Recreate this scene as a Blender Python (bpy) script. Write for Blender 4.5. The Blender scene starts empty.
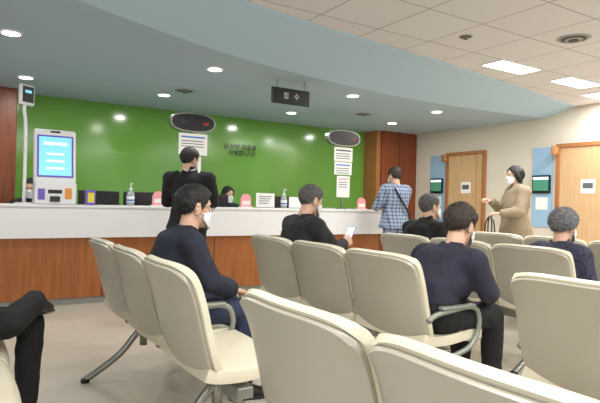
import bpy, bmesh, math, random
from mathutils import Vector, Matrix, noise
from mathutils.bvhtree import BVHTree
random.seed(4)
S=bpy.context.scene
COL=S.collection
R=math.radians
S.view_settings.view_transform='Standard'

# ---------------------------------------------------------------- materials
def lin(c):
    return tuple(((v/255)/12.92 if v/255<=.04045 else ((v/255+.055)/1.055)**2.4) for v in c)+(1,)
def mat(name,c,rough=.5,metal=0,emit=0,noise_s=0,noise_a=.15,bump=0,bump_s=60,spec=.5,alpha=None,trans=0,coat=0):
    m=bpy.data.materials.new(name); m.use_nodes=True
    nt=m.node_tree; b=nt.nodes['Principled BSDF']
    col=lin(c)
    b.inputs['Base Color'].default_value=col
    b.inputs['Roughness'].default_value=rough
    b.inputs['Metallic'].default_value=metal
    b.inputs['Specular IOR Level'].default_value=spec
    if trans: b.inputs['Transmission Weight'].default_value=trans
    if coat: b.inputs['Coat Weight'].default_value=coat
    if emit:
        b.inputs['Emission Color'].default_value=col
        b.inputs['Emission Strength'].default_value=emit
    tc=nt.nodes.new('ShaderNodeTexCoord')
    if noise_s:
        n=nt.nodes.new('ShaderNodeTexNoise'); n.inputs['Scale'].default_value=noise_s; n.inputs['Detail'].default_value=4
        nt.links.new(tc.outputs['Object'],n.inputs['Vector'])
        r=nt.nodes.new('ShaderNodeMapRange'); r.inputs['From Min'].default_value=.3; r.inputs['From Max'].default_value=.7
        r.inputs['To Min'].default_value=1-noise_a; r.inputs['To Max'].default_value=1+noise_a
        nt.links.new(n.outputs['Fac'],r.inputs['Value'])
        mx=nt.nodes.new('ShaderNodeVectorMath'); mx.operation='SCALE'; mx.inputs[0].default_value=col[:3]
        nt.links.new(r.outputs['Result'],mx.inputs['Scale'])
        nt.links.new(mx.outputs['Vector'],b.inputs['Base Color'])
    if bump:
        n=nt.nodes.new('ShaderNodeTexNoise'); n.inputs['Scale'].default_value=bump_s; n.inputs['Detail'].default_value=3
        nt.links.new(tc.outputs['Object'],n.inputs['Vector'])
        bp=nt.nodes.new('ShaderNodeBump'); bp.inputs['Strength'].default_value=bump; bp.inputs['Distance'].default_value=.01
        nt.links.new(n.outputs['Fac'],bp.inputs['Height']); nt.links.new(bp.outputs['Normal'],b.inputs['Normal'])
    return m
def wood(name,c1,c2,rough=.4,vert=True):
    m=mat(name,c1,rough); nt=m.node_tree; b=nt.nodes['Principled BSDF']
    tc=nt.nodes.new('ShaderNodeTexCoord'); mp=nt.nodes.new('ShaderNodeMapping')
    mp.inputs['Scale'].default_value=(14,14,1.2) if vert else (1.2,14,14)
    n=nt.nodes.new('ShaderNodeTexNoise'); n.inputs['Scale'].default_value=2.2; n.inputs['Detail'].default_value=5
    cr=nt.nodes.new('ShaderNodeValToRGB'); cr.color_ramp.elements[0].position=.3; cr.color_ramp.elements[1].position=.7
    cr.color_ramp.elements[0].color=lin(c1); cr.color_ramp.elements[1].color=lin(c2)
    nt.links.new(tc.outputs['Object'],mp.inputs['Vector']); nt.links.new(mp.outputs['Vector'],n.inputs['Vector'])
    nt.links.new(n.outputs['Fac'],cr.inputs['Fac']); nt.links.new(cr.outputs['Color'],b.inputs['Base Color'])
    return m
def tiles(name,c,cm,w,h,mortar,rough,bump=0,axes='XY',var=.03):
    m=mat(name,c,rough); nt=m.node_tree; b=nt.nodes['Principled BSDF']
    tc=nt.nodes.new('ShaderNodeTexCoord'); br=nt.nodes.new('ShaderNodeTexBrick')
    br.offset=0; br.squash=1
    br.inputs['Scale'].default_value=1; br.inputs['Brick Width'].default_value=w; br.inputs['Row Height'].default_value=h
    br.inputs['Mortar Size'].default_value=mortar; br.inputs['Mortar Smooth'].default_value=.2
    c1=tuple(v*(1+var) for v in lin(c)[:3])+(1,); c2=tuple(v*(1-var) for v in lin(c)[:3])+(1,)
    br.inputs['Color1'].default_value=c1; br.inputs['Color2'].default_value=c2; br.inputs['Mortar'].default_value=lin(cm)
    nt.links.new(tc.outputs['Object'],br.inputs['Vector']); nt.links.new(br.outputs['Color'],b.inputs['Base Color'])
    if bump:
        n=nt.nodes.new('ShaderNodeTexNoise'); n.inputs['Scale'].default_value=90
        bp=nt.nodes.new('ShaderNodeBump'); bp.inputs['Strength'].default_value=bump; bp.inputs['Distance'].default_value=.01
        nt.links.new(tc.outputs['Object'],n.inputs['Vector']); nt.links.new(n.outputs['Fac'],bp.inputs['Height']); nt.links.new(bp.outputs['Normal'],b.inputs['Normal'])
    return m

M={}
M['blueceil']=mat('blue_ceiling_paint',(166,184,196),.7)
M['fascia']=mat('light_blue_fascia',(178,204,220),.6)
M['tile']=tiles('acoustic_tile',(216,212,213),(150,148,148),.6,.6,.006,.8,.25,var=.015)
M['floor']=tiles('vinyl_floor',(214,206,190),(202,194,178),.9,.9,.003,.18,var=.01)
M['wall']=mat('cream_wall',(212,203,188),.75,noise_s=2,noise_a=.02)
M['green']=mat('green_glass_wall',(104,154,64),.14,noise_s=.6,noise_a=.06)
M['woodp']=wood('pillar_wood',(112,54,26),(138,72,36),.4)
M['woodc']=wood('counter_wood',(144,84,40),(170,102,52),.34)
M['doorw']=wood('door_wood',(192,156,114),(204,170,128),.5)
M['frame']=wood('door_frame_wood',(154,100,56),(168,112,66),.45)
M['white']=mat('white_laminate',(230,229,229),.35)
M['plinth']=mat('grey_plinth',(150,148,142),.5)
M['seam']=mat('dark_seam',(70,42,24),.7)
M['bluep']=mat('light_blue_panel',(150,184,212),.6)
M['black']=mat('black_plastic',(18,18,20),.35)
M['dark']=mat('dark_grey',(45,46,50),.5)
M['steel']=mat('brushed_steel',(150,152,146),.35,.7)
M['armg']=mat('armrest_grey_green',(142,146,136),.4,.35)
M['cream']=mat('cream_vinyl',(216,209,186),.36,noise_s=6,noise_a=.03,bump=.08,bump_s=120)
M['shell']=mat('beige_back_shell',(176,171,156),.34,noise_s=4,noise_a=.03)
M['paper']=mat('paper',(236,234,230),.8)
M['ink']=mat('ink_grey',(90,92,100),.8)
M['lamp']=mat('lamp_glow',(255,250,240),.5,emit=9)
M['panel']=mat('light_panel_glow',(255,252,248),.5,emit=5)
M['screenb']=mat('kiosk_screen',(120,190,235),.2,emit=.9)
M['screenw']=mat('screen_white',(225,240,250),.2,emit=.9)
M['screeng']=mat('screen_green',(70,130,105),.2,emit=.4)
M['purple']=mat('purple_plastic',(112,92,190),.35)
M['orange']=mat('orange_plastic',(225,150,60),.4)
M['yellow']=mat('yellow_label',(226,210,60),.5)
M['red']=mat('red_led',(190,50,46),.4,emit=.7)
M['redp']=mat('red_print',(190,60,60),.7)
M['pink']=mat('pink_plastic',(238,160,166),.4)
M['clear']=mat('clear_bottle',(225,235,240),.1,trans=.6)
M['blue']=mat('blue_label',(60,120,200),.5)
M['skin']=mat('skin',(214,172,146),.5,noise_s=12,noise_a=.05)
M['mask']=mat('white_face_mask',(222,226,230),.8)
M['eyew']=mat('eye_white',(230,226,220),.25)
M['hairb']=mat('black_hair',(22,19,18),.45,noise_s=60,noise_a=.5,bump=.8,bump_s=110)
M['hairbr']=mat('dark_brown_hair',(48,38,32),.5,noise_s=60,noise_a=.5,bump=.8,bump_s=110)
M['hairg']=mat('grey_hair',(86,84,82),.6,noise_s=70,noise_a=.5,bump=.8,bump_s=110)
M['hairs']=mat('silver_hair',(112,112,114),.6,noise_s=45,noise_a=.6,bump=1,bump_s=60)
M['navy']=mat('navy_wool',(28,32,48),.85,noise_s=9,noise_a=.15,bump=.2,bump_s=300)
M['navy2']=mat('dark_indigo_wool',(36,35,52),.85,noise_s=9,noise_a=.15,bump=.2,bump_s=300)
M['charc']=mat('charcoal_cloth',(34,34,36),.85,noise_s=9,noise_a=.15)
M['blk']=mat('black_cloth',(20,20,22),.85,noise_s=9,noise_a=.15)
M['khaki']=mat('khaki_coat',(152,136,112),.85,noise_s=7,noise_a=.1)
M['patt']=mat('patterned_navy_cloth',(48,50,70),.8,noise_s=45,noise_a=.7)
M['shirt']=mat('white_shirt',(215,218,222),.8)
M['shoe']=mat('shoe_leather',(20,18,18),.35)
M['jean']=mat('blue_trousers',(44,52,78),.85,noise_s=9,noise_a=.15)
# plaid
def plaid():
    m=mat('blue_plaid_cloth',(150,165,185),.8); nt=m.node_tree; b=nt.nodes['Principled BSDF']
    tc=nt.nodes.new('ShaderNodeTexCoord'); sx=nt.nodes.new('ShaderNodeSeparateXYZ'); nt.links.new(tc.outputs['Object'],sx.inputs[0])
    outs=[]
    for ax in ('Y','Z'):
        mu=nt.nodes.new('ShaderNodeMath'); mu.operation='MULTIPLY'; mu.inputs[1].default_value=20
        fr=nt.nodes.new('ShaderNodeMath'); fr.operation='FRACT'; gt=nt.nodes.new('ShaderNodeMath'); gt.operation='GREATER_THAN'; gt.inputs[1].default_value=.6
        nt.links.new(sx.outputs[ax],mu.inputs[0]); nt.links.new(mu.outputs[0],fr.inputs[0]); nt.links.new(fr.outputs[0],gt.inputs[0]); outs.append(gt)
    ad=nt.nodes.new('ShaderNodeMath'); ad.operation='ADD'; nt.links.new(outs[0].outputs[0],ad.inputs[0]); nt.links.new(outs[1].outputs[0],ad.inputs[1])
    ml=nt.nodes.new('ShaderNodeMath'); ml.operation='MULTIPLY'; ml.inputs[1].default_value=.5; nt.links.new(ad.outputs[0],ml.inputs[0])
    cr=nt.nodes.new('ShaderNodeValToRGB'); cr.color_ramp.elements[0].color=lin((150,164,184)); cr.color_ramp.elements[1].color=lin((60,74,108))
    nt.links.new(ml.outputs[0],cr.inputs['Fac']); nt.links.new(cr.outputs['Color'],b.inputs['Base Color'])
    return m
M['plaid']=plaid()

# ---------------------------------------------------------------- mesh helpers
def mkobj(name,verts,faces,mats,smooth=False,parent=None,midx=None):
    me=bpy.data.meshes.new(name); me.from_pydata([tuple(v) for v in verts],[],faces); me.update()
    if not isinstance(mats,(list,tuple)): mats=[mats]
    for m in mats: me.materials.append(m)
    if midx: me.polygons.foreach_set('material_index',midx)
    if smooth: me.polygons.foreach_set('use_smooth',[True]*len(me.polygons))
    o=bpy.data.objects.new(name,me); COL.objects.link(o)
    if parent: o.parent=parent
    return o
def empty(name,loc=(0,0,0),rz=0):
    e=bpy.data.objects.new(name,None); COL.objects.link(e); e.location=loc; e.rotation_euler=(0,0,rz); e.empty_display_size=.1
    return e
def box(name,x0,x1,y0,y1,z0,z1,m,bev=0,parent=None,seg=2):
    v=[(x,y,z) for x in(x0,x1) for y in(y0,y1) for z in(z0,z1)]
    f=[(0,1,3,2),(4,6,7,5),(0,4,5,1),(2,3,7,6),(0,2,6,4),(1,5,7,3)]
    o=mkobj(name,v,f,m,parent=parent)
    if bev:
        b=o.modifiers.new('b','BEVEL'); b.width=bev; b.segments=seg
    return o
def tube(pts,rad,n=12,cap=True):
    pts=[Vector(p) for p in pts]
    if not isinstance(rad,(list,tuple)): rad=[rad]*len(pts)
    V=[];F=[]
    t0=(pts[1]-pts[0]).normalized()
    up=Vector((0,0,1)) if abs(t0.z)<.9 else Vector((1,0,0))
    nrm=(up-t0*up.dot(t0)).normalized()
    for i,p in enumerate(pts):
        if i==0:t=t0
        elif i==len(pts)-1:t=(pts[i]-pts[i-1]).normalized()
        else:t=((pts[i+1]-pts[i]).normalized()+(pts[i]-pts[i-1]).normalized()).normalized()
        nrm=(nrm-t*nrm.dot(t)).normalized(); bn=t.cross(nrm)
        for k in range(n):
            a=2*math.pi*k/n
            V.append(p+(nrm*math.cos(a)+bn*math.sin(a))*rad[i])
    for i in range(len(pts)-1):
        for k in range(n):
            F.append((i*n+k,i*n+(k+1)%n,(i+1)*n+(k+1)%n,(i+1)*n+k))
    if cap:
        F.append(tuple(range(n-1,-1,-1))); F.append(tuple(range((len(pts)-1)*n,len(pts)*n)))
    return V,F
def ell(c,r,n=16,mt=None):
    V=[];F=[];c=Vector(c); m=n//2
    V.append(Vector((0,0,r[2])))
    for i in range(1,m):
        th=math.pi*i/m
        for k in range(n):
            a=2*math.pi*k/n
            V.append(Vector((r[0]*math.sin(th)*math.cos(a),r[1]*math.sin(th)*math.sin(a),r[2]*math.cos(th))))
    V.append(Vector((0,0,-r[2])))
    for k in range(n): F.append((0,1+k,1+(k+1)%n))
    for i in range(m-2):
        for k in range(n):
            a=1+i*n+k;b=1+i*n+(k+1)%n
            F.append((a,a+n,b+n,b))
    L=len(V)-1
    for k in range(n): F.append((L,L-n+(k+1)%n,L-n+k))
    if mt: V=[mt@v for v in V]
    return [v+c for v in V],F
def loft(rings,n=24,p=2.0):
    """rings: (center, lateral vec, forward vec, w, d)"""
    V=[];F=[]
    for (c,la,fo,w,d) in rings:
        for k in range(n):
            a=2*math.pi*k/n; ca,sa=math.cos(a),math.sin(a)
            ca=math.copysign(abs(ca)**(2/p),ca); sa=math.copysign(abs(sa)**(2/p),sa)
            V.append(Vector(c)+la*w*ca+fo*d*sa)
    m=len(rings)
    for i in range(m-1):
        for k in range(n):
            F.append((i*n+k,i*n+(k+1)%n,(i+1)*n+(k+1)%n,(i+1)*n+k))
    F.append(tuple(range(n-1,-1,-1))); F.append(tuple(range((m-1)*n,m*n)))
    return V,F
def join(parts):
    V=[];F=[]
    for v,f in parts:
        o=len(V); V+=list(v); F+=[tuple(i+o for i in q) for q in f]
    return V,F
def tobj(name,pts,r,m,parent=None,n=10,smooth=True):
    V,F=tube(pts,r,n); return mkobj(name,V,F,m,smooth,parent)
def cyl(name,c,r,z0,z1,m,parent=None,n=24,r2=None,smooth=True):
    V,F=tube([(c[0],c[1],z0),(c[0],c[1],z1)],[r,r if r2 is None else r2],n)
    o=mkobj(name,V,F,m,False,parent)
    return o
def smoothpts(P,k=6):
    P=[Vector(p) for p in P]; out=[]
    for i in range(len(P)-1):
        p0=P[max(i-1,0)];p1=P[i];p2=P[i+1];p3=P[min(i+2,len(P)-1)]
        for j in range(k):
            t=j/k
            out.append(.5*((2*p1)+(-p0+p2)*t+(2*p0-5*p1+4*p2-p3)*t*t+(-p0+3*p1-3*p2+p3)*t**3))
    out.append(P[-1]); return out
def remesh(parts,voxel,smooth_it=3,fac=.6):
    V,F=join(parts)
    me=bpy.data.meshes.new('tmp'); me.from_pydata([tuple(v) for v in V],[],F); me.update()
    bm=bmesh.new(); bm.from_mesh(me); bmesh.ops.recalc_face_normals(bm,faces=bm.faces); bm.to_mesh(me); bm.free()
    o=bpy.data.objects.new('tmp',me); COL.objects.link(o)
    r=o.modifiers.new('r','REMESH'); r.mode='VOXEL'; r.voxel_size=voxel
    if smooth_it:
        s=o.modifiers.new('s','SMOOTH'); s.iterations=smooth_it; s.factor=fac
    dg=bpy.context.evaluated_depsgraph_get(); dg.update()
    out=bpy.data.meshes.new_from_object(o.evaluated_get(dg))
    bpy.data.objects.remove(o); bpy.data.meshes.remove(me)
    out.materials.clear()
    out.polygons.foreach_set('use_smooth',[True]*len(out.polygons))
    return out
def text(name,s,size,loc,rot,m,parent=None):
    c=bpy.data.curves.new(name,'FONT'); c.body=s; c.size=size; c.align_x='CENTER'; c.align_y='CENTER'; c.extrude=.001
    c.materials.append(m)
    o=bpy.data.objects.new(name,c); COL.objects.link(o); o.location=loc; o.rotation_euler=rot
    if parent:o.parent=parent
    return o

# ---------------------------------------------------------------- room
ZL=2.58; ZU=2.70; XW=7.6; YB=8.28
box('floor',-4,XW+.1,-3,YB+.1,-.1,0,M['floor'])
box('wall_back',-4,XW+.1,YB,YB+.1,0,3,M['green'])
box('wall_right',XW,XW+.1,-3,YB,0,3,M['wall'])
Lc=smoothpts([(-4,1.2,ZL),(-2.2,2.4,ZL),(-.6,3.35,ZL),(.675,4.08,ZL),(1.3,4.39,ZL),(2.3,4.79,ZL),(3.59,5.09,ZL),(5.04,5.26,ZL),(6.3,5.22,ZL),(XW,5.08,ZL)],5)
Uc=smoothpts([(-4,.6,ZU),(-2.2,1.7,ZU),(-.2,2.9,ZU),(.8,3.38,ZU),(1.74,3.68,ZU),(2.69,3.84,ZU),(3.91,3.99,ZU),(5.07,4.17,ZU),(6.6,4.42,ZU),(XW,4.62,ZU)],5)
n=len(Lc)
V=[];F=[];mi=[]
for p in Lc: V.append(p)
for p in Lc: V.append(Vector((p.x,YB,ZL)))
for i in range(n-1): F.append((i,i+1,n+i+1,n+i)); mi.append(0)
mkobj('ceiling_lower',V,F,[M['blueceil']],parent=None)
V=[p.copy() for p in Lc]+[p.copy() for p in Uc]
F=[(i,n+i,n+i+1,i+1) for i in range(n-1)]
mkobj('ceiling_fascia',V,F,[M['fascia']],True)
V=[p.copy() for p in Uc]+[Vector((p.x,-3,ZU)) for p in Uc]
F=[(i,n+i,n+i+1,i+1) for i in range(n-1)]
mkobj('ceiling_upper',V,F,[M['tile']])
tobj('trim_1',[p+Vector((0,0,-.004)) for p in Uc],.012,M['fascia'],None,6)
# wooden pillars
pl=empty('wood_pillar'); 
box('front_panel',-1.2,.58,7.95,YB,0,ZL,M['woodp'],.01,pl)
pr=empty('wood_pillar')
box('front_panel',6.72,XW,7.85,YB,0,ZL,M['woodp'],.01,pr)
box('side_trim',6.62,6.72,7.9,YB,0,ZL,M['frame'],.005,pr)
box('seam',7.14,7.15,7.845,7.855,0,ZL,M['seam'],0,pr)
# baseboards
box('baseboard_right',XW-.015,XW,-3,3.9,0,.1,M['plinth'])
box('baseboard_right_2',XW-.015,XW,4.88,6.15,0,.1,M['plinth'])

# doors on right wall
def door(nm,y0,y1,num):
    e=empty(nm)
    box('frame_top',XW-.05,XW,y0-.06,y1+.06,2.1,2.16,M['frame'],.006,e)
    box('frame_a',XW-.05,XW,y0-.06,y0,0,2.1,M['frame'],.006,e)
    box('frame_b',XW-.05,XW,y1,y1+.06,0,2.1,M['frame'],.006,e)
    box('leaf',XW-.03,XW,y0,y1,0.005,2.1,M['doorw'],.004,e)
    box('leaf_groove',XW-.034,XW-.03,y0+.12,y0+.128,0.005,2.1,M['frame'],0,e)
    ym=(y0+y1)/2
    box('notice_paper',XW-.036,XW-.03,ym-.13,ym+.08,1.42,1.62,M['paper'],0,e)
    box('notice_print',XW-.038,XW-.036,ym-.1,ym+.05,1.49,1.57,M['ink'],0,e)
    tobj('handle',[(XW-.03,y1-.07,1.0),(XW-.09,y1-.07,1.0),(XW-.09,y1-.19,1.0)],.011,M['steel'],e)
    cyl_v,cyl_f=tube([(XW-.04,y1-.07,1.0),(XW-.03,y1-.07,1.0)],.03,16); mkobj('handle_rose',cyl_v,cyl_f,M['steel'],False,e)
    # blade sign
    box('blade_sign',XW-.22,XW-.05,y1+.0,y1+.03,1.99,2.12,M['frame'],.02,e)
    text('blade_number',num,.09,(XW-.135,y1-.004,2.055),(R(90),0,0),M['paper'],e)
door('door_1',6.22,6.98,'2')
door('door_2',3.98,4.80,'1')
def info(y0,y1):
    p=empty('door_info_panel')
    box('blue_panel',XW-.012,XW,y0,y1,.9,2.13,M['bluep'],0,p)
    ym=(y0+y1)/2; hw=min((y1-y0)/2-.02,.15)
    box('display_body',XW-.05,XW-.012,ym-hw,ym+hw,1.42,1.70,M['black'],.008,p)
    box('display_screen',XW-.053,XW-.05,ym-hw+.02,ym+hw-.02,1.46,1.67,M['screeng'],0,p)
    box('display_header',XW-.055,XW-.053,ym-hw+.02,ym+hw-.02,1.63,1.67,M['screenw'],0,p)
    box('notice_paper',XW-.016,XW-.012,ym-.1,ym+.1,1.17,1.36,M['paper'],0,p)
info(7.08,7.46); info(4.93,5.27)

# ceiling fixtures
def downlight(x,y,z=ZL,r=.07):
    e=empty('recessed_downlight',(x,y,z))
    V,F=tube([(0,0,0),(0,0,-.012)],[r+.025,r+.018],28); mkobj('trim_ring',V,F,M['white'],False,e)
    V,F=tube([(0,0,-.010),(0,0,-.015)],r,28); mkobj('lens',V,F,M['lamp'],False,e)
    l=bpy.data.lights.new('downlight','AREA'); l.shape='DISK'; l.size=r*2; l.energy=13; l.color=(1,.97,.92)
    o=bpy.data.objects.new('bulb',l); COL.objects.link(o); o.parent=e; o.location=(0,0,-.02)
for x,y in [(.32,5.23),(2.23,5.33),(2.25,7.09),(4.22,5.54),(6.18,6.99),(4.3,7.2),(.6,7.1),(5.9,5.7)]: downlight(x,y)
def vent(x,y,z,r=.13):
    e=empty('round_air_diffuser',(x,y,z))
    for i,(a,zz) in enumerate([(r,-.008),(r*.78,-.014),(r*.55,-.02),(r*.32,-.026)]):
        V,F=tube([(0,0,0 if i==0 else zz+.008),(0,0,zz)],[a,a*.9],32); mkobj('ring_%d'%i,V,F,M['dark'] if i%2 else M['plinth'],False,e)
vent(2.38,6.66,ZL); vent(5.24,6.6,ZL); vent(4.54,2.78,ZU,.14); vent(3.75,3.3,ZU,.06)
def lightpanel(x,y,w,d,en):
    e=empty('ceiling_light_panel',(x,y,ZU))
    box('frame',-w/2-.02,w/2+.02,-d/2-.02,d/2+.02,-.012,0,M['white'],0,e)
    box('diffuser',-w/2,w/2,-d/2,d/2,-.016,-.011,M['panel'],0,e)
    l=bpy.data.lights.new('panel_light','AREA'); l.shape='RECTANGLE'; l.size=w; l.size_y=d; l.energy=en; l.color=(1,.99,.975)
    o=bpy.data.objects.new('tube_light',l); COL.objects.link(o); o.parent=e; o.location=(0,0,-.02)
for x,y in [(4.95,3.72),(6.15,3.72),(7.2,3.95)]: lightpanel(x,y,.62,.24,30)  # panel row, strengthened to stand in for daylight glare on the ceiling
for x,y in [(1.2,1.5),(3.6,.3),(6,1.2),(1,-1.2),(3.5,-1.8),(-1.8,0),(5.8,-1)]: lightpanel(x,y,1.15,.28,42)

# hanging sign
hs=empty('hanging_reception_sign',(3.15,5.3,0))
box('board',-.24,.24,-.015,.015,2.31,2.47,M['black'],.004,hs)
box('border',-.25,.25,-.012,.012,2.30,2.48,M['dark'],.003,hs)
tobj('rod_1',[(-.18,0,2.46),(-.18,0,ZL)],.006,M['steel'],hs); tobj('rod_2',[(.18,0,2.46),(.18,0,ZL)],.006,M['steel'],hs)
text('lettering','접   수',.08,(0,-.019,2.39),(R(90),0,0),M['paper'],hs)

# lettering on the green wall
lt=text('wall_lettering','당신의 마음을\n  이해합니다!',.105,(3.95,YB-.004,2.03),(R(90),0,0),M['black'],None); lt.data.shear=.25; lt.data.offset=.002

# ---------------------------------------------------------------- counter
ct=empty('reception_counter')
CY=6.28; CX0,CX1=-3,5.45; CT=1.10
box('lower_panel',CX0,CX1-.03,CY+.06,CY+.14,.08,.76,M['woodc'],0,ct)
box('end_panel',CX1-.11,CX1-.03,CY+.14,YB-.4,.08,.76,M['woodc'],0,ct)
x=CX0+.3
while x<CX1: 
    box('panel_seam',x,x+.008,CY+.055,CY+.062,.08,.74,M['seam'],0,ct); x+=1.35
box('plinth',CX0,CX1-.06,CY+.1,CY+.2,0,.08,M['plinth'],0,ct)
box('fascia',CX0,CX1,CY,CY+.10,.74,CT-.03,M['white'],.006,ct)
box('ledge',CX0,CX1+.02,CY-.015,CY+.42,CT-.03,CT,M['white'],.008,ct)
box('end_fascia',CX1-.10,CX1,CY+.10,YB-.4,.74,CT-.03,M['white'],.006,ct)
box('end_ledge',CX1-.36,CX1+.02,CY+.42,YB-.4,CT-.03,CT,M['white'],.008,ct)
box('inner_desk',CX0,CX1-.12,CY+.42,CY+.95,.70,.74,M['white'],.004,ct)
box('inner_modesty',CX0,CX1-.12,CY+.36,CY+.42,.08,CT-.03,M['white'],0,ct)
# monitors
def monitor(x,y,w=.48,top=1.24):
    e=empty('computer_monitor',(x,y,0))
    box('back_shell',-w/2,w/2,-.02,.02,top-.31,top,M['black'],.01,e)
    box('screen',-w/2+.015,w/2-.015,.02,.024,top-.29,top-.015,M['screenw'],0,e)
    box('neck',-.03,.03,-.03,0,.75,top-.15,M['dark'],.005,e)
    box('base',-.12,.12,-.09,.08,.74,.755,M['dark'],.004,e)
for x in (1.42,1.95,2.9,3.95,4.45,-.6): monitor(x,6.92,top=1.27)
# hand sanitizer
def sanitizer(x,y):
    e=empty('hand_sanitizer_bottle',(x,y,CT))
    pr=[(.0,.038),(.01,.042),(.13,.042),(.16,.034),(.175,.014),(.19,.014)]
    V,F=tube([(0,0,z) for z,r in pr],[r for z,r in pr],20); mkobj('bottle',V,F,M['clear'],True,e)
    V,F=tube([(0,0,.04),(0,0,.11)],.0435,20); mkobj('label',V,F,M['paper'],True,e)
    V,F=tube([(0,0,.055),(0,0,.075)],.044,20); mkobj('label_stripe',V,F,M['blue'],True,e)
    V,F=tube([(0,0,.18),(0,0,.21)],.018,14); mkobj('collar',V,F,M['white'],False,e)
    tobj('pump',[(0,0,.2),(0,0,.25),(0,-.012,.262),(0,-.06,.255)],[.006,.007,.009,.006],M['white'],e)
sanitizer(1.67,6.42); sanitizer(3.75,6.42)
def pinkstand(x,y):
    e=empty('pink_notice_stand',(x,y,CT))
    pts=[]
    V=[];N=20
    prof=[(-.075,0)]+[(-.075*math.cos(math.pi*i/N),.09+.08*math.sin(math.pi*i/N)) for i in range(N+1)]+[(.075,0)]
    for yy in(-.012,.012):
        for a,b in prof: V.append((a,yy,b+.012))
    m=len(prof); F=[tuple(range(m)),tuple(range(2*m-1,m-1,-1))]+[(i,m+i,m+(i+1)%m,(i+1)%m) for i in range(m)]
    mkobj('rounded_plaque',V,F,M['pink'],False,e)
    box('base',-.09,.09,-.04,.04,0,.014,M['paper'],.004,e)
    box('label',-.055,.055,-.015,-.012,.04,.09,M['paper'],0,e)
for x in (2.02,3.2,5.15): pinkstand(x,6.48)
sg=empty('acrylic_sign_holder',(3.46,6.42,CT))
box('sheet',-.14,.14,-.004,.004,.01,.2,M['paper'],.002,sg); box('base',-.14,.14,-.035,.035,0,.01,M['clear'],.002,sg)
for k in range(4): box('print_%d'%k,-.10,.10-.02*k,-.006,-.004,.15-.03*k,.16-.03*k,M['ink'],0,sg)
sg=empty('acrylic_sign_holder',(3.98,6.5,CT))
box('sheet',-.1,.1,-.004,.004,.01,.16,M['paper'],.002,sg); box('base',-.1,.1,-.035,.035,0,.01,M['clear'],.002,sg)
cr=empty('card_reader',(1.22,6.42,CT))
box('body',-.05,.05,-.05,.05,0,.17,M['purple'],.012,cr); box('face',-.035,.035,-.053,-.05,.03,.14,M['yellow'],0,cr)

# oval queue display on pole with notices
def queue(x,y,papers,num):
    e=empty('queue_number_display',(x,y,0))
    cyl('base_disc',(0,0),.09,CT,CT+.015,M['steel'],e)
    tobj('pole',[(0,0,CT),(0,0,2.15)],.013,M['steel'],e)
    mt=Matrix()
    V=[];N=40
    def oval(w,h,ya,yb,nm,m):
        V=[]
        for yy in(ya,yb):
            for i in range(N):
                a=2*math.pi*i/N; ca,sa=math.cos(a),math.sin(a)
                V.append((w*math.copysign(abs(ca)**.8,ca),yy,2.17+h*math.copysign(abs(sa)**.8,sa)))
        F=[tuple(range(N)),tuple(range(2*N-1,N-1,-1))]+[(i,N+i,N+(i+1)%N,(i+1)%N) for i in range(N)]
        o=mkobj(nm,V,F,m,False,e); b=o.modifiers.new('b','BEVEL'); b.width=.008; b.segments=2; b.limit_method='ANGLE'
    oval(.30,.125,-.05,.05,'silver_housing',M['steel']); oval(.28,.108,-.058,-.045,'black_face',M['black'])
    text('led_number',num,.05,(.16,-.061,2.16),(R(90),0,0),M['red'],e)
    text('window_number','접수',.05,(-.12,-.061,2.17),(R(90),0,0),M['ink'],e)
    for i,(xa,xb,za,zb,c) in enumerate(papers):
        box('notice_%d'%i,xa,xb,-.028,-.022,za,zb,M['paper'],0,e)
        box('notice_head_%d'%i,xa+.03,xb-.03,-.030,-.028,zb-.055,zb-.035,c,0,e)
        for k in range(3): box('notice_line_%d_%d'%(i,k),xa+.03,xb-.05,-.030,-.028,zb-.1-.035*k,zb-.09-.035*k,M['ink'],0,e)
queue(2.47,6.6,[(-.18,.20,1.76,2.03,M['blue']),(-.12,.12,1.50,1.74,M['redp'])],'124')
queue(4.86,6.6,[(-.17,.17,1.82,2.03,M['ink']),(-.16,.16,1.62,1.81,M['blue']),(-.11,.13,1.28,1.6,M['pink'])],'57')

# kiosk
k=empty('self_service_kiosk',(.86,6.5,CT))
box('base_unit',-.21,.21,-.12,.14,0,.24,M['white'],.02,k)
box('printer_slot',-.08,.06,-.125,-.118,.12,.16,M['black'],.004,k)
box('label_orange',.09,.16,-.125,-.118,.06,.18,M['orange'],.004,k)
box('label_purple',-.18,-.11,-.125,-.118,.05,.17,M['purple'],.004,k)
box('reader',-.06,.04,-.14,-.118,.03,.09,M['dark'],.006,k)
ms=empty('screen_head',(0,0,.22)); ms.parent=k; ms.rotation_euler=(R(-8),0,0)
box('housing',-.215,.215,-.05,.05,0,.61,M['white'],.03,ms,4)
box('bezel',-.185,.185,-.055,-.048,.07,.54,M['purple'],.01,ms)
box('screen',-.165,.165,-.058,-.054,.09,.52,M['screenb'],0,ms)
box('screen_title',-.12,.12,-.060,-.058,.43,.46,M['screenw'],0,ms)
for i in range(3): box('screen_button_%d'%i,-.09,.09,-.060,-.058,.16+.08*i,.18+.08*i,M['screenw'],0,ms)
box('camera_bar',-.05,.05,-.055,-.048,.57,.59,M['black'],.003,ms)

# slim stand with display head (left)
ds=empty('countertop_display_stand',(.56,6.5,CT))
cyl('foot',(0,0),.09,0,.015,M['white'],ds)
tobj('post',smoothpts([(0,0,.01),(0,0,.8),(-.02,0,1.02),(.0,0,1.1)],4),.018,M['white'],ds)
hdd=empty('display_head',(.0,0,1.17),R(35)); hdd.parent=ds
box('head_housing',-.09,.09,-.025,.025,-.11,.11,M['white'],.02,hdd,4)
box('head_screen',-.07,.07,-.029,-.024,-.08,.09,M['dark'],.002,hdd)
box('status_strip',-.04,.04,-.031,-.028,.02,.05,M['screenb'],0,hdd)

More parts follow.
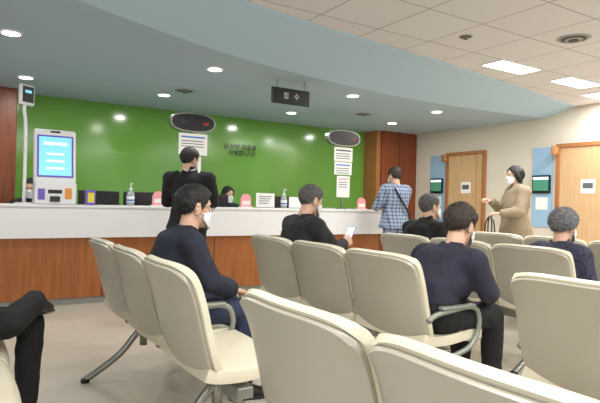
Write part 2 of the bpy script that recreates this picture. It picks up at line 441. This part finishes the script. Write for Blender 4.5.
# ---------------------------------------------------------------- waiting chairs
PITCH=.65
def back_mesh():
    P=smoothpts([(-.034,0,.918),(-.016,0,.885),(.006,0,.83),(.034,0,.74),(.058,0,.64),(.088,0,.53),(.125,0,.445)],4)
    V=[];F=[];nu=18; nv=len(P)
    for j,p in enumerate(P):
        s=j/(nv-1)
        cut=1-.05*max(0,(1-s/.25))**2.0 if s<.25 else 1
        cut*=1-.08*max(0,(s-.75)/.25)**2
        k=max(0,1-s/.35)
        for i in range(nu+1):
            u=-1+2*i/nu
            y=u*.311*cut
            V.append((p.x+.035*u*u-.012*(1-u*u)*math.sin(s*math.pi),y,p.z-.026*abs(u)**5*k))
    for j in range(nv-1):
        for i in range(nu):
            a=j*(nu+1)+i; F.append((a,a+1,a+nu+2,a+nu+1))
    return V,F
def seat_mesh():
    P=smoothpts([(.10,0,.455),(.16,0,.438),(.28,0,.432),(.40,0,.442),(.50,0,.448),(.55,0,.43),(.565,0,.39)],4)
    V=[];F=[];nu=10;nv=len(P)
    for j,p in enumerate(P):
        s=j/(nv-1); cut=1-.10*max(0,(s-.75)/.25)**2
        for i in range(nu+1):
            u=-1+2*i/nu
            V.append((p.x-.015*u*u*(s>.7),u*.305*cut,p.z+.012*u*u))
    for j in range(nv-1):
        for i in range(nu):
            a=j*(nu+1)+i; F.append((a,a+1,a+nu+2,a+nu+1))
    return V,F
BV,BF=back_mesh(); SV,SF=seat_mesh()
def bench(X,Ytop,nch,arms):
    e=empty('waiting_chair_bench',(X,Ytop-nch*PITCH/2,0)); L=nch*PITCH
    for i in range(nch):
        yc=L/2-PITCH*(i+.5)
        # rear shell and front cushion as two thick curved slabs
        o=mkobj('back_shell_%d'%i,[(a-.012,b*.985+yc,c-.012) for a,b,c in BV],BF,[M['shell']],True,e)
        s=o.modifiers.new('s','SOLIDIFY'); s.thickness=.018; s.offset=0
        b=o.modifiers.new('b','BEVEL'); b.width=.005; b.segments=2; b.limit_method='ANGLE'; b.angle_limit=R(50)
        o=mkobj('back_cushion_%d'%i,[(a+.010,b*1.012+yc,c+.006) for a,b,c in BV],BF,[M['cream']],True,e)
        s=o.modifiers.new('s','SOLIDIFY'); s.thickness=.032; s.offset=0
        b=o.modifiers.new('b','BEVEL'); b.width=.013; b.segments=3; b.limit_method='ANGLE'; b.angle_limit=R(50)
        o=mkobj('seat_%d'%i,[(a,b+yc,c) for a,b,c in SV],SF,[M['cream']],True,e)
        s=o.modifiers.new('s','SOLIDIFY'); s.thickness=.055; s.offset=0
        b=o.modifiers.new('b','BEVEL'); b.width=.012; b.segments=3; b.limit_method='ANGLE'; b.angle_limit=R(50)
        for dy in(-.17,.17):
            tobj('bracket_%d'%i,[(.30,yc+dy,.36),(.14,yc+dy,.40),(.115,yc+dy,.46),(.085,yc+dy,.54)],.012,M['steel'],e)
    box('beam',.25,.33,-L/2+.04,L/2-.04,.33,.385,M['steel'],.008,e)
    for yl in (-L/2+.35,L/2-.35):
        V,F=tube(smoothpts([(-.08,yl,.02),(-.02,yl,.05),(.14,yl,.16),(.29,yl,.31),(.44,yl,.16),(.58,yl,.05),(.64,yl,.02)],4),.022,10)
        mkobj('leg_arch',V,F,M['steel'],True,e)
        tobj('leg_post',[(.29,yl,.2),(.29,yl,.35)],.026,M['steel'],e)
        for xx in(-.08,.64):
            cyl('glide',(xx,yl),.028,0,.022,M['black'],e,16)
    for a in arms:
        yy=L/2-PITCH*a
        P=smoothpts([(.30,yy,.36),(.44,yy,.40),(.505,yy,.50),(.49,yy,.595),(.42,yy,.625),(.28,yy,.615),(.16,yy,.60),(.10,yy,.57)],5)
        V,F=tube(P,.015,10); mkobj('armrest_%d'%a,V,F,M['armg'],True,e)
        box('arm_pad_%d'%a,.19,.46,yy-.022,yy+.022,.622,.642,M['armg'],.009,e,3)
    return e
TOP=4.04
XA,XB,XC,XD,XZ=.775,2.04,3.44,4.74,-.38
bench(XA,4.02,3,[0,1,2]); bench(XA,1.6,3,[0,1,2,3])
bench(XB,TOP,3,[0,1,2,3]); bench(XB,1.53,3,[0,1,2,3])
bench(XC,TOP,3,[0,1,2,3]); bench(XC,1.53,3,[0,1,2,3])
bench(XD,TOP,3,[0,1,2,3]); bench(XD,1.53,3,[0,1,2,3])
bench(XZ,4.02,3,[0,1,2])

# ---------------------------------------------------------------- head / hands
headparts=[ell((-.012,0,.03),(.097,.077,.088),28),ell((.02,0,-.03),(.068,.060,.082),24),ell((.05,0,-.085),(.034,.034,.028),18),
 ell((.0,0,-.055),(.06,.058,.05),20),
 tube([(.082,0,.012),(.096,0,-.012),(.104,0,-.03),(.09,0,-.04)],[.008,.010,.014,.008],12),
 ell((.088,0,-.055),(.012,.022,.006),12),ell((.086,0,-.068),(.012,.02,.007),12),
 ell((.076,0,.034),(.012,.045,.008),12),
 tube([(-.018,0,-.04),(-.035,0,-.19)],[.055,.062],20)]
for s in(-1,1):
    headparts.append(ell((-.008,s*.078,-.008),(.020,.009,.032),14,Matrix.Rotation(s*.35,3,'Z')))
    headparts.append(ell((-.004,s*.074,-.034),(.011,.008,.012),10))
    headparts.append(ell((.052,s*.04,-.02),(.022,.02,.02),12))
HEAD=remesh(headparts,.0055,2,.5)
bvh=BVHTree.FromPolygons([v.co.copy() for v in HEAD.vertices],[tuple(p.vertices) for p in HEAD.polygons])
def headhit(d,c=Vector((0,0,.01))):
    d=d.normalized(); h=bvh.ray_cast(c+d*.5,-d)
    return h[0] if h[0] else c+d*.09
def interp(x,T):
    for (a,b),(c,d) in zip(T,T[1:]):
        if x<=c: return b+(d-b)*(x-a)/(c-a)
    return T[-1][1]
HL={'short':[(0,40),(35,36),(52,22),(66,4),(76,-14),(84,-20),(90,14),(104,12),(112,-20),(130,-36),(180,-42)],
    'bob':[(0,42),(25,36),(40,22),(54,4),(68,-22),(84,-48),(110,-58),(180,-60)],
    'curly':[(0,42),(35,38),(55,22),(72,0),(90,-12),(120,-34),(180,-42)]}
def hairmesh(style,thick,seed,rough=.006,freq=30):
    bm=bmesh.new(); bmesh.ops.create_icosphere(bm,subdivisions=6,radius=1)
    T=HL[style]
    for v in bm.verts:
        d=v.co.normalized(); phi=math.degrees(math.atan2(abs(d.y),d.x)); el=math.degrees(math.asin(d.z))
        jag=7*noise.noise(Vector((d.x*11+seed,d.y*11,0)))+4*noise.noise(Vector((d.x*30+seed,d.y*30,0)))
        line=interp(phi,T)+jag
        k=max(0,min(1,(el-line)/9)); k=k*k*(3-2*k)
        h=headhit(d)
        q=Vector((d.x*6,d.y*6,d.z*2.2))*freq/20+Vector((seed,0,0))
        nz=noise.noise(q*2)*.9+noise.noise(Vector((d.x,d.y,d.z*.5))*freq+Vector((0,seed,0)))*.6+noise.noise(Vector((d.x*2.2,d.y*2.2,d.z*2))+Vector((seed,seed,0)))*.9
        t=thick*(.5+.5*max(0,d.z)+.35*max(0,-d.x)*max(0,min(1,(el+25)/30)))
        if style=='bob': t=thick*(.8+.2*max(0,-d.x)+.25*abs(d.y)+.5*max(0,-d.z))
        if style=='curly': nz=abs(noise.noise(d*freq*.55+Vector((seed,0,0))))*2-.3
        v.co=h+d*((t+rough*nz)*k-.016*(1-k))
    me=bpy.data.meshes.new('hair'); bm.to_mesh(me); bm.free()
    me.polygons.foreach_set('use_smooth',[True]*len(me.polygons))
    return me
def maskmesh():
    V=[];F=[];na=26;nz=14
    for j in range(nz+1):
        for i in range(na+1):
            a=(-1+2*i/na); ang=a*R(72)
            zt=-.006-.022*abs(a)**1.5; zb=-.118+.062*abs(a)**2
            z=zt+(zb-zt)*j/nz
            o=Vector((.01,0,z)); d=Vector((math.cos(ang),math.sin(ang),0))
            h=bvh.ray_cast(o+d*.4,-d)[0] or o+d*.06
            r=(h-o).length
            r=max(r,.058+.030*math.cos(ang)*(1-((j/nz-.4)**2)*.9))+.004+.0015*math.sin(j*2.2)
            V.append(o+d*r)
    for j in range(nz):
        for i in range(na):
            a=j*(na+1)+i; F.append((a,a+1,a+na+2,a+na+1))
    return V,F
MASKV,MASKF=maskmesh()
for it in range(2):
    NV=[v.copy() for v in MASKV]
    for j in range(1,14):
        for i in range(1,26):
            a=j*27+i; NV[a]=(MASKV[a]*2+MASKV[a-1]+MASKV[a+1]+MASKV[a-27]+MASKV[a+27])/6
    MASKV=NV

def handmesh(curl,spread=1):
    parts=[]
    X=Vector((1,0,0));Y=Vector((0,1,0));Z=Vector((0,0,1))
    parts.append(loft([((-.05,0,0),Y,Z,.024,.020),((0,0,0),Y,Z,.025,.017),((.03,0,0),Y,Z,.036,.016),((.07,0,0),Y,Z,.041,.015),((.092,0,0),Y,Z,.038,.011)],18,2.6))
    for y0,L,sp in ((.031,.072,.10),(.0105,.080,.03),(-.0105,.074,-.04),(-.031,.058,-.12)):
        p=Vector((.082,y0,.001)); pts=[p]; a=0
        for f,c in ((.46,.6),(.30,1.0),(.24,.7)):
            a+=curl*c
            p=p+Vector((math.cos(a)*math.cos(sp*spread),math.sin(sp*spread)*math.cos(a),-math.sin(a)))*L*f
            pts.append(p)
        parts.append(tube(pts,[.0092,.0085,.0078,.0062],10)); parts.append(ell(pts[-1],(.0062,.0062,.0062),8))
        for q in pts[1:-1]: parts.append(ell(q,(.0088,.0088,.0088),8))
    pts=[Vector((.018,.024,-.006)),Vector((.048,.047,-.012)),Vector((.074,.056,-.020-.01*curl)),Vector((.096,.055-.012*curl,-.026-.02*curl))]
    parts.append(tube(pts,[.014,.0115,.0098,.007],10)); parts.append(ell(pts[-1],(.007,.007,.007),8))
    return remesh(parts,.0036,2,.4)
HANDS={'relax':handmesh(.35),'grip':handmesh(.95,.3)}

# ---------------------------------------------------------------- people
def V3(*a): return Vector(a)
def seated(top,lean=0,sh=.19,z0=0,side=0):
    J={}
    J['head']=V3(lean+.03,side*.5,top-.14); J['neck']=V3(lean*.92-.015,side*.4,top-.275)
    J['upper']=V3(lean*.8-.035,side*.3,top-.345); J['chest']=V3(lean*.5-.03,side*.1,top-.47)
    J['waist']=V3(lean*.15-.03,0,.70+z0); J['pelvis']=V3(-.01,0,.585+z0)
    for s,k in((1,'L'),(-1,'R')):
        J['sh'+k]=J['upper']+V3(.0,s*sh,.0)
        J['el'+k]=J['sh'+k]+V3(.07,s*.05,-.26)
        J['wr'+k]=V3(.30,s*.10,.665+z0)
        J['hip'+k]=V3(0,s*.09,.555+z0); J['kn'+k]=V3(.42,s*.12,.54+z0); J['an'+k]=V3(.41,s*.12,.09+z0*0)
        J['toe'+k]=V3(1,s*.12,0)
    return J
def standing(h,sh=.185):
    s=h/1.70; J={}
    J['head']=V3(.03,0,h-.14); J['neck']=V3(-.01,0,h-.265); J['upper']=V3(-.015,0,h-.335)
    J['chest']=V3(0,0,1.24*s); J['waist']=V3(.01,0,1.08*s); J['pelvis']=V3(0,0,.94*s)
    for sg,k in((1,'L'),(-1,'R')):
        J['sh'+k]=J['upper']+V3(0,sg*sh,.0)
        J['el'+k]=J['sh'+k]+V3(-.01,sg*.055,-.27*s); J['wr'+k]=J['el'+k]+V3(.07,sg*.0,-.24*s)
        J['hip'+k]=V3(0,sg*.09,.90*s); J['kn'+k]=V3(.015,sg*.10,.49*s); J['an'+k]=V3(-.02,sg*.105,.09)
        J['toe'+k]=V3(1,sg*.15,0)
    return J
def person(name,loc,rz,J,top,bot,hair,hairm,thick=.018,bulk=.012,turn=0,nod=0,tilt=0,mask=True,fem=False,
           coat=0,hand=('relax','relax'),sleeves=True,collar=None,seed=0,hr=.006,hf=30,wr=1.0,glasses=False,hn=None,bun=False):
    e=empty(name,loc,rz)
    b=bulk; w=(.92 if fem else 1.0)*wr
    parts=[]; segs=[]   # segs (a,b,ra,rb,label)
    Y=V3(0,1,0)
    def ring(key,wd,dp,tan):
        t=tan.normalized(); la=(Y-t*Y.dot(t)).normalized(); fo=la.cross(t)*-1
        return (J[key],la,fo,wd,dp)
    sp=['pelvis','waist','chest','upper','neck']
    dims=[(.165,.125),(.150,.118),(.172,.128),(.165,.105),(.062,.062)]
    rings=[]
    low=J['pelvis']+(J['pelvis']-J['waist']).normalized()*.07
    t0=J['waist']-J['pelvis']
    la=Y; fo=la.cross(t0.normalized())*-1
    rings.append((low,la,fo,.13*w+b,.095+b))
    for i,kx in enumerate(sp):
        a=J[sp[max(i-1,0)]]; c=J[sp[min(i+1,4)]]
        wd,dp=dims[i]
        bb=b if kx!='neck' else b*.4
        rings.append(ring(kx,wd*w+bb,dp*w+bb,c-a))
        if kx=='upper':
            m=J['upper'].lerp(J['neck'],.5); rings.append((m,rings[-1][1],rings[-1][2],.125*w+b,.082+b))
    parts.append(loft(rings,28,2.3))
    for i in range(4):
        wd=[.13,.13,.15,.08][i]; 
        segs.append((J[sp[i]],J[sp[i+1]],wd,wd if i<3 else .05,0))
    segs.append((low,J['pelvis']-V3(0,0,0),.14,.14,1 if not coat else 0))
    segs.append((J['neck']+V3(0,0,.035),J['head']-V3(0,0,.02),.05,.06,2))
    parts.append(tube([J['neck']-V3(0,0,.03),J['neck'].lerp(J['head'],.55)],[.058,.05],16))
    for k in 'LR':
        A,B,C=J['sh'+k],J['el'+k],J['wr'+k]
        inn=J['upper'].lerp(A,.5)+V3(0,0,.012)
        parts.append(tube([inn,A],[.075+b*.5,.062+b],18)); parts.append(ell(A,(.064+b,)*3,18))
        parts.append(tube([A,A.lerp(B,.5),B],[.058+b,.052+b,.043+b],18)); parts.append(ell(B,(.044+b,)*3,16))
        cf=B.lerp(C,.94); fb=b if sleeves else 0
        parts.append(tube([B,B.lerp(C,.4),cf],[.043+fb,.042+fb,.030+fb*.8],18))
        segs.append((J['upper'],A,.07,.06,0)); segs.append((A,B,.06,.05,0))
        segs.append((B if sleeves else A.lerp(B,.75),cf,.045,.035,0 if sleeves else 2))
        H,K,N=J['hip'+k],J['kn'+k],J['an'+k]
        lb=b*.5
        parts.append(ell(H,(.088+lb,)*3,16)); parts.append(tube([H,H.lerp(K,.5),K],[.088+lb,.078+lb,.060+lb],20)); parts.append(ell(K,(.061+lb,)*3,16))
        parts.append(tube([K,K.lerp(N,.35),N+(K-N).normalized()*0],[.058+lb,.060+lb,.044+lb],18))
        segs.append((H,K,.085,.06,1)); segs.append((K,N,.06,.045,1))
    if coat:
        tb=J['waist']; bt=J['pelvis']-V3(0,0,coat)
        parts.append(loft([(tb,Y,V3(1,0,0),.165*w+b,.125+b),(J['pelvis'],Y,V3(1,0,0),.19*w+b,.15+b),(bt,Y,V3(1,0,0),.215*w+b,.175+b)],28,2.2))
        segs.append((tb,bt,.2,.26,0))
    me=remesh(parts,.013,5,.6)
    for m in (M[top],M[bot],M['skin']): me.materials.append(m)
    me.update()
    nr=[v.normal.copy() for v in me.vertices]
    for v,nn in zip(me.vertices,nr):
        c=v.co; f=noise.noise(V3(c.x*9+seed,c.y*9,c.z*5))*.009+noise.noise(V3(c.x*22,c.y*22+seed,c.z*14))*.006
        v.co=c+nn*f
    mi=[]
    for p in me.polygons:
        c=p.center; best=9;lab=0
        for a,bb,ra,rb,l in segs:
            d=bb-a; t=max(0,min(1,(c-a).dot(d)/max(d.length_squared,1e-6)))
            q=(c-(a+d*t)).length-(ra+(rb-ra)*t)
            if q<best: best=q;lab=l
        mi.append(lab)
    me.polygons.foreach_set('material_index',mi)
    bo=bpy.data.objects.new('body',me); COL.objects.link(bo); bo.parent=e
    # head
    hm=HEAD.copy(); hm.materials.append(M['skin'])
    hd=bpy.data.objects.new('head',hm); COL.objects.link(hd); hd.parent=e
    hd.location=J['head']; hd.rotation_euler=(R(tilt),R(nod),R(turn))
    sc=.95 if fem else 1.0; hd.scale=(sc,)*3
    hm2=hairmesh(hair,thick,seed,hr,hf); hm2.materials.append(M[hairm])
    ho=bpy.data.objects.new('hair',hm2); COL.objects.link(ho); ho.parent=hd
    if bun:
        V,F=ell((-.125,0,.0),(.045,.05,.05),18); mkobj('hair_bun',V,F,M[hairm],True,hd)
    for s in(-1,1):
        V,F=ell((.068,s*.031,.012),(.0115,.014,.0085),12); mkobj('eye_%d'%(s+1),V,F,M['eyew'],True,hd)
        V,F=ell((.0765,s*.031,.012),(.004,.006,.006),10); mkobj('iris_%d'%(s+1),V,F,M['black'],True,hd)
        tobj('brow_%d'%(s+1),[headhit(V3(1,s*.17,.20))+V3(.001,0,0),headhit(V3(1,s*.4,.23))+V3(.001,0,0),headhit(V3(1,s*.62,.18))+V3(.0,s*.001,0)],[.002,.0035,.002],M[hairm],hd,8)
    if mask:
        o=mkobj('face_mask',MASKV,MASKF,M['mask'],True,hd); sm=o.modifiers.new('s','SOLIDIFY'); sm.thickness=.002
        for s in(-1,1):
            for row in (2,11):
                i=26 if s>0 else 0
                a=MASKV[row*27+i]; c=V3(-.026,s*.084,.0 if row==2 else -.03)
                mid=a.lerp(c,.5); mid.y=s*max(abs(mid.y),.074)
                tobj('mask_strap_%d_%d'%(s,row),[a,mid,c],.0018,M['mask'],hd,6)
    if glasses:
        for s in(-1,1):
            pts=[V3(.098,s*.034+.021*math.cos(a),.01+.017*math.sin(a)) for a in [i*math.pi/8 for i in range(17)]]
            tobj('lens_rim_%d'%(s+1),pts,.0018,M['black'],hd,6)
            tobj('temple_%d'%(s+1),[(.096,s*.055,.015),(.05,s*.08,.015),(-.02,s*.086,.008)],.0018,M['black'],hd,6)
        tobj('bridge',[(.098,-.013,.012),(.098,.013,.012)],.0018,M['black'],hd,6)
    # collar
    t=(J['neck']-J['upper']).normalized()
    la=(Y-t*Y.dot(t)).normalized(); fo=la.cross(t)*-1
    def collarring(nm,r0,r1,h0,h1,m,th):
        V=[];F=[];N=32
        for rr,hh in((r0,h0),(r1,h1)):
            for i in range(N+1):
                a=R(20)+R(320)*i/N
                dip=-.03*max(0,math.cos(a))
                V.append(J['neck']+fo*(rr*math.cos(a)*-1*-1)+la*rr*math.sin(a)+V3(0,0,1)*(hh+dip))
        F=[(i,i+1,N+2+i,N+1+i) for i in range(N)]
        o=mkobj(nm,V,F,m,True,e); s=o.modifiers.new('s','SOLIDIFY'); s.thickness=th; s.offset=0
    collarring('collar',.088+b*.5,.068,-.035,.035,M[top],.010)
    if collar: collarring('shirt_collar',.07,.060,-.01,.05,M[collar],.005)
    # hands
    for kk,k in enumerate('LR'):
        C=J['wr'+k]; B=J['el'+k]
        x=(C-B).normalized()
        if hn and k in hn: 
            if hn[k][0] is not None: x=Vector(hn[k][0]).normalized()
            zz=Vector(hn[k][1])
        else: zz=V3(0,0,1) if abs(x.z)<.8 else V3(0,1 if k=='L' else -1,0)
        z=(zz-x*zz.dot(x)).normalized(); y=z.cross(x)
        hme=HANDS[hand[kk]].copy(); hme.materials.append(M['skin'])
        ho=bpy.data.objects.new('hand_'+k,hme); COL.objects.link(ho); ho.parent=e
        sy=1 if k=='R' else -1
        mt=Matrix(((x.x,y.x*sy,z.x,C.x),(x.y,y.y*sy,z.y,C.y),(x.z,y.z*sy,z.z,C.z),(0,0,0,1)))
        ho.matrix_local=mt@Matrix.Scale(.92 if fem else 1,4)
    # shoes
    for k in 'LR':
        N=J['an'+k]; td=Vector(J['toe'+k])
        fo=td.normalized(); up=V3(0,0,1)
        if 'up'+k in J: up=J['up'+k]
        up=(up-fo*up.dot(fo)).normalized(); la=up.cross(fo)
        h0=N-up*.09
        def rg(x,w_,zc,h): return (h0+fo*x+up*zc,la,up,w_,h)
        V,F=loft([rg(-.075,.02,.045,.03),rg(-.06,.034,.045,.042),rg(-.01,.038,.055,.052),rg(.05,.043,.045,.042),rg(.11,.049,.034,.031),rg(.16,.042,.028,.025),rg(.19,.02,.024,.015)],20,2.6)
        o=mkobj('shoe_'+k,V,F,M['shoe'],True,e)
        V,F=loft([(h0+fo*-.078+up*.012,la,up,.022,.011),(h0+fo*-.05+up*.012,la,up,.040,.012),(h0+fo*.03+up*.012,la,up,.040,.012),(h0+fo*.11+up*.012,la,up,.052,.012),(h0+fo*.17+up*.012,la,up,.044,.011),(h0+fo*.198+up*.012,la,up,.02,.009)],20,2.6)
        mkobj('sole_'+k,V,F,M['black'],True,e)
    return e

# A: man in navy suit, row A chair 2
J=seated(1.285,.10,.20)
J['elR']=V3(.13,-.27,.74); J['wrR']=V3(.34,-.13,.665)
person('seated_man_in_navy_suit',(XA+.27,3.05,0),0,J,'navy','jean','short','hairb',.026,.015,turn=-2,nod=6,mask=True,seed=1.3,hr=.007,wr=1.06,glasses=True)
# B: man with phone
J=seated(1.345,.06,.195)
J['elR']=V3(.16,-.24,.82); J['wrR']=V3(.36,-.10,.86); J['elL']=V3(.15,.24,.80); J['wrL']=V3(.35,.11,.80)
pb=person('seated_man_with_phone',(XB+.28,3.68,0),0,J,'charc','charc','short','hairg',.018,.018,turn=0,nod=14,seed=2.2,hand=('relax','grip'),hn={'R':((.9,.25,.35),(.3,-.9,.2))},wr=1.06)
ph=empty('smartphone',(.45,-.045,.93)); ph.parent=pb; ph.rotation_euler=(R(8),R(-58),R(12))
box('phone_body',-.075,.075,-.036,.036,-.005,.005,M['blue'],.004,ph)
box('phone_screen',-.07,.07,-.032,.032,.0045,.0062,M['screenw'],0,ph)
# C: grey haired man in black, row C
J=seated(1.315,.05,.20)
person('seated_man_in_black',(XC+.28,3.72,0),0,J,'blk','blk','short','hairg',.018,.018,turn=-10,nod=0,seed=3.7,wr=1.1)
# D: man in dark suit leaning
J=seated(1.215,.22,.20)
J['elR']=V3(.20,-.25,.72); J['wrR']=V3(.38,-.13,.66)
person('seated_man_in_dark_suit',(XB+.30,2.28,0),0,J,'navy2','blk','short','hairbr',.026,.02,turn=5,nod=14,seed=4.9,hr=.008,wr=1.08)
# E: silver curly-haired elder
J=seated(1.20,.08,.175)
person('seated_elderly_woman',(XC+.28,2.38,0),0,J,'patt','blk','curly','hairs',.034,.02,turn=-6,nod=6,seed=5.1,fem=True,hr=.014,hf=34,wr=1.1)
# F: standing woman in khaki coat
J=standing(1.71,.17)
J['elR']=V3(.07,-.24,1.16); J['wrR']=V3(.27,-.12,1.27); J['elL']=V3(.06,.24,1.14); J['wrL']=V3(.27,.14,1.12)
pf=person('standing_woman_in_khaki_coat',(5.66,4.14,0),R(150),J,'khaki','blk','bob','hairb',.021,.022,turn=5,nod=2,seed=6.6,fem=True,coat=.30,hand=('grip','grip'),hn={'R':((.9,.3,.2),(-.2,0,.9)),'L':((.9,-.3,-.1),(0,.2,.9))},hr=.006,wr=1.06)
bg=empty('handbag'); bg.parent=pf; bg.location=(.36,.115,.80)
V,F=loft([((0,0,-.13),V3(0,1,0),V3(1,0,0),.16,.05),((0,0,-.05),V3(0,1,0),V3(1,0,0),.165,.06),((0,0,.06),V3(0,1,0),V3(1,0,0),.15,.045),((0,0,.10),V3(0,1,0),V3(1,0,0),.14,.02)],24,3.5)
mkobj('bag_body',V,F,M['black'],True,bg)
for s in(-.02,.02): tobj('bag_strap',smoothpts([(s,-.11,.08),(s*.6,-.08,.22),(0,0,.285),(s*.6,.08,.22),(s,.11,.08)],5),.008,M['black'],bg)
# G: man in plaid at the counter
J=standing(1.73,.20)
J['elR']=V3(.10,-.25,1.15); J['wrR']=V3(.24,-.14,1.14); J['elL']=V3(.10,.25,1.15); J['wrL']=V3(.26,.14,1.14)
pg=person('standing_man_in_plaid_shirt',(5.22,5.80,0),R(90),J,'plaid','navy','short','hairbr',.018,.018,turn=0,nod=6,seed=7.3,coat=.1,sleeves=False,wr=1.06)
tobj('shoulder_strap',smoothpts([(-.13,.13,1.42),(-.17,.03,1.25),(-.17,-.1,1.08),(-.12,-.2,.95)],5),.014,M['black'],pg)
V,F=loft([((0,0,-.12),V3(1,0,0),V3(0,1,0),.12,.035),((0,0,.0),V3(1,0,0),V3(0,1,0),.13,.045),((0,0,.11),V3(1,0,0),V3(0,1,0),.12,.03)],20,3.5)
mkobj('shoulder_bag',[v+V3(-.02,-.27,.86) for v in V],F,M['black'],True,pg)
# H: person in black jacket at the counter
J=standing(1.73,.19)
J['elR']=V3(.12,-.24,1.16); J['wrR']=V3(.28,-.12,1.22); J['elL']=V3(.12,.24,1.16); J['wrL']=V3(.30,.12,1.20)
person('standing_visitor_in_black_jacket',(1.95,5.25,0),R(62),J,'blk','blk','short','hairb',.024,.018,turn=-40,nod=8,seed=8.8,fem=True,coat=.06,collar='shirt',wr=1.05)
# staff behind the counter
for i,(x,s) in enumerate([(.72,1),(3.42,2),(5.0,3)]):
    J=seated(1.42,.05,.165,z0=.12)
    for k in 'LR': J['an'+k]=V3(.36,.12*(1 if k=='L' else -1),.30); J['kn'+k].x=.38
    person('reception_staff_member',(x,7.62,0),R(-90),J,'navy' if i%2 else 'charc','charc','bob','hairb',.018,.010,turn=(-15,10,0)[i],nod=12,seed=9+s,fem=True,collar='shirt',bun=(i==1))
    st=empty('office_stool',(x,7.62,0))
    V,F=tube([(0,0,.50),(0,0,.52),(0,0,.55),(0,0,.565)],[.17,.2,.2,.18],28); mkobj('seat_pad',V,F,M['dark'],True,st)
    tobj('gas_lift',[(0,0,.07),(0,0,.5)],.025,M['steel'],st)
    tobj('foot_ring',[(.2*math.cos(a),.2*math.sin(a),.22) for a in [i2*math.pi/12 for i2 in range(25)]],.01,M['steel'],st)
    for q in range(5):
        a=q*2*math.pi/5; tobj('spoke_%d'%q,[(0,0,.1),(.24*math.cos(a),.24*math.sin(a),.05)],[.02,.014],M['dark'],st)
        V,F=ell((.24*math.cos(a),.24*math.sin(a),.027),(.027,.027,.027),12); mkobj('caster_%d'%q,V,F,M['black'],True,st)
# person at far left with ankle on knee
J=seated(1.30,-.02,.19)
J['knR']=V3(.30,-.22,.60); J['anR']=V3(.44,.06,.66); J['toeR']=V3(.35,.93,-.15); J['upR']=V3(-.2,-.1,.9)
J['wrR']=V3(.08,-.16,.72); J['elR']=V3(-.09,-.27,.80); J['wrL']=V3(.14,.15,.70)
person('seated_person_with_crossed_legs',(XZ+.28,3.05,0),0,J,'blk','blk','short','hairb',.02,.014,seed=12.1)

# ---------------------------------------------------------------- world, camera
w=bpy.data.worlds.new('World'); S.world=w; w.use_nodes=True
w.node_tree.nodes['Background'].inputs[0].default_value=(.93,.96,1,1); w.node_tree.nodes['Background'].inputs[1].default_value=.95
cam=bpy.data.cameras.new('Camera'); co=bpy.data.objects.new('Camera',cam); COL.objects.link(co)
cam.sensor_width=36; cam.lens=32.4; cam.clip_start=.02
co.matrix_world=Matrix.Translation((0,0,1.2))@Matrix.Rotation(R(-32),4,'Z')@Matrix.Rotation(R(90),4,'X')@Matrix.Rotation(R(1.45),4,'Z')
S.camera=co
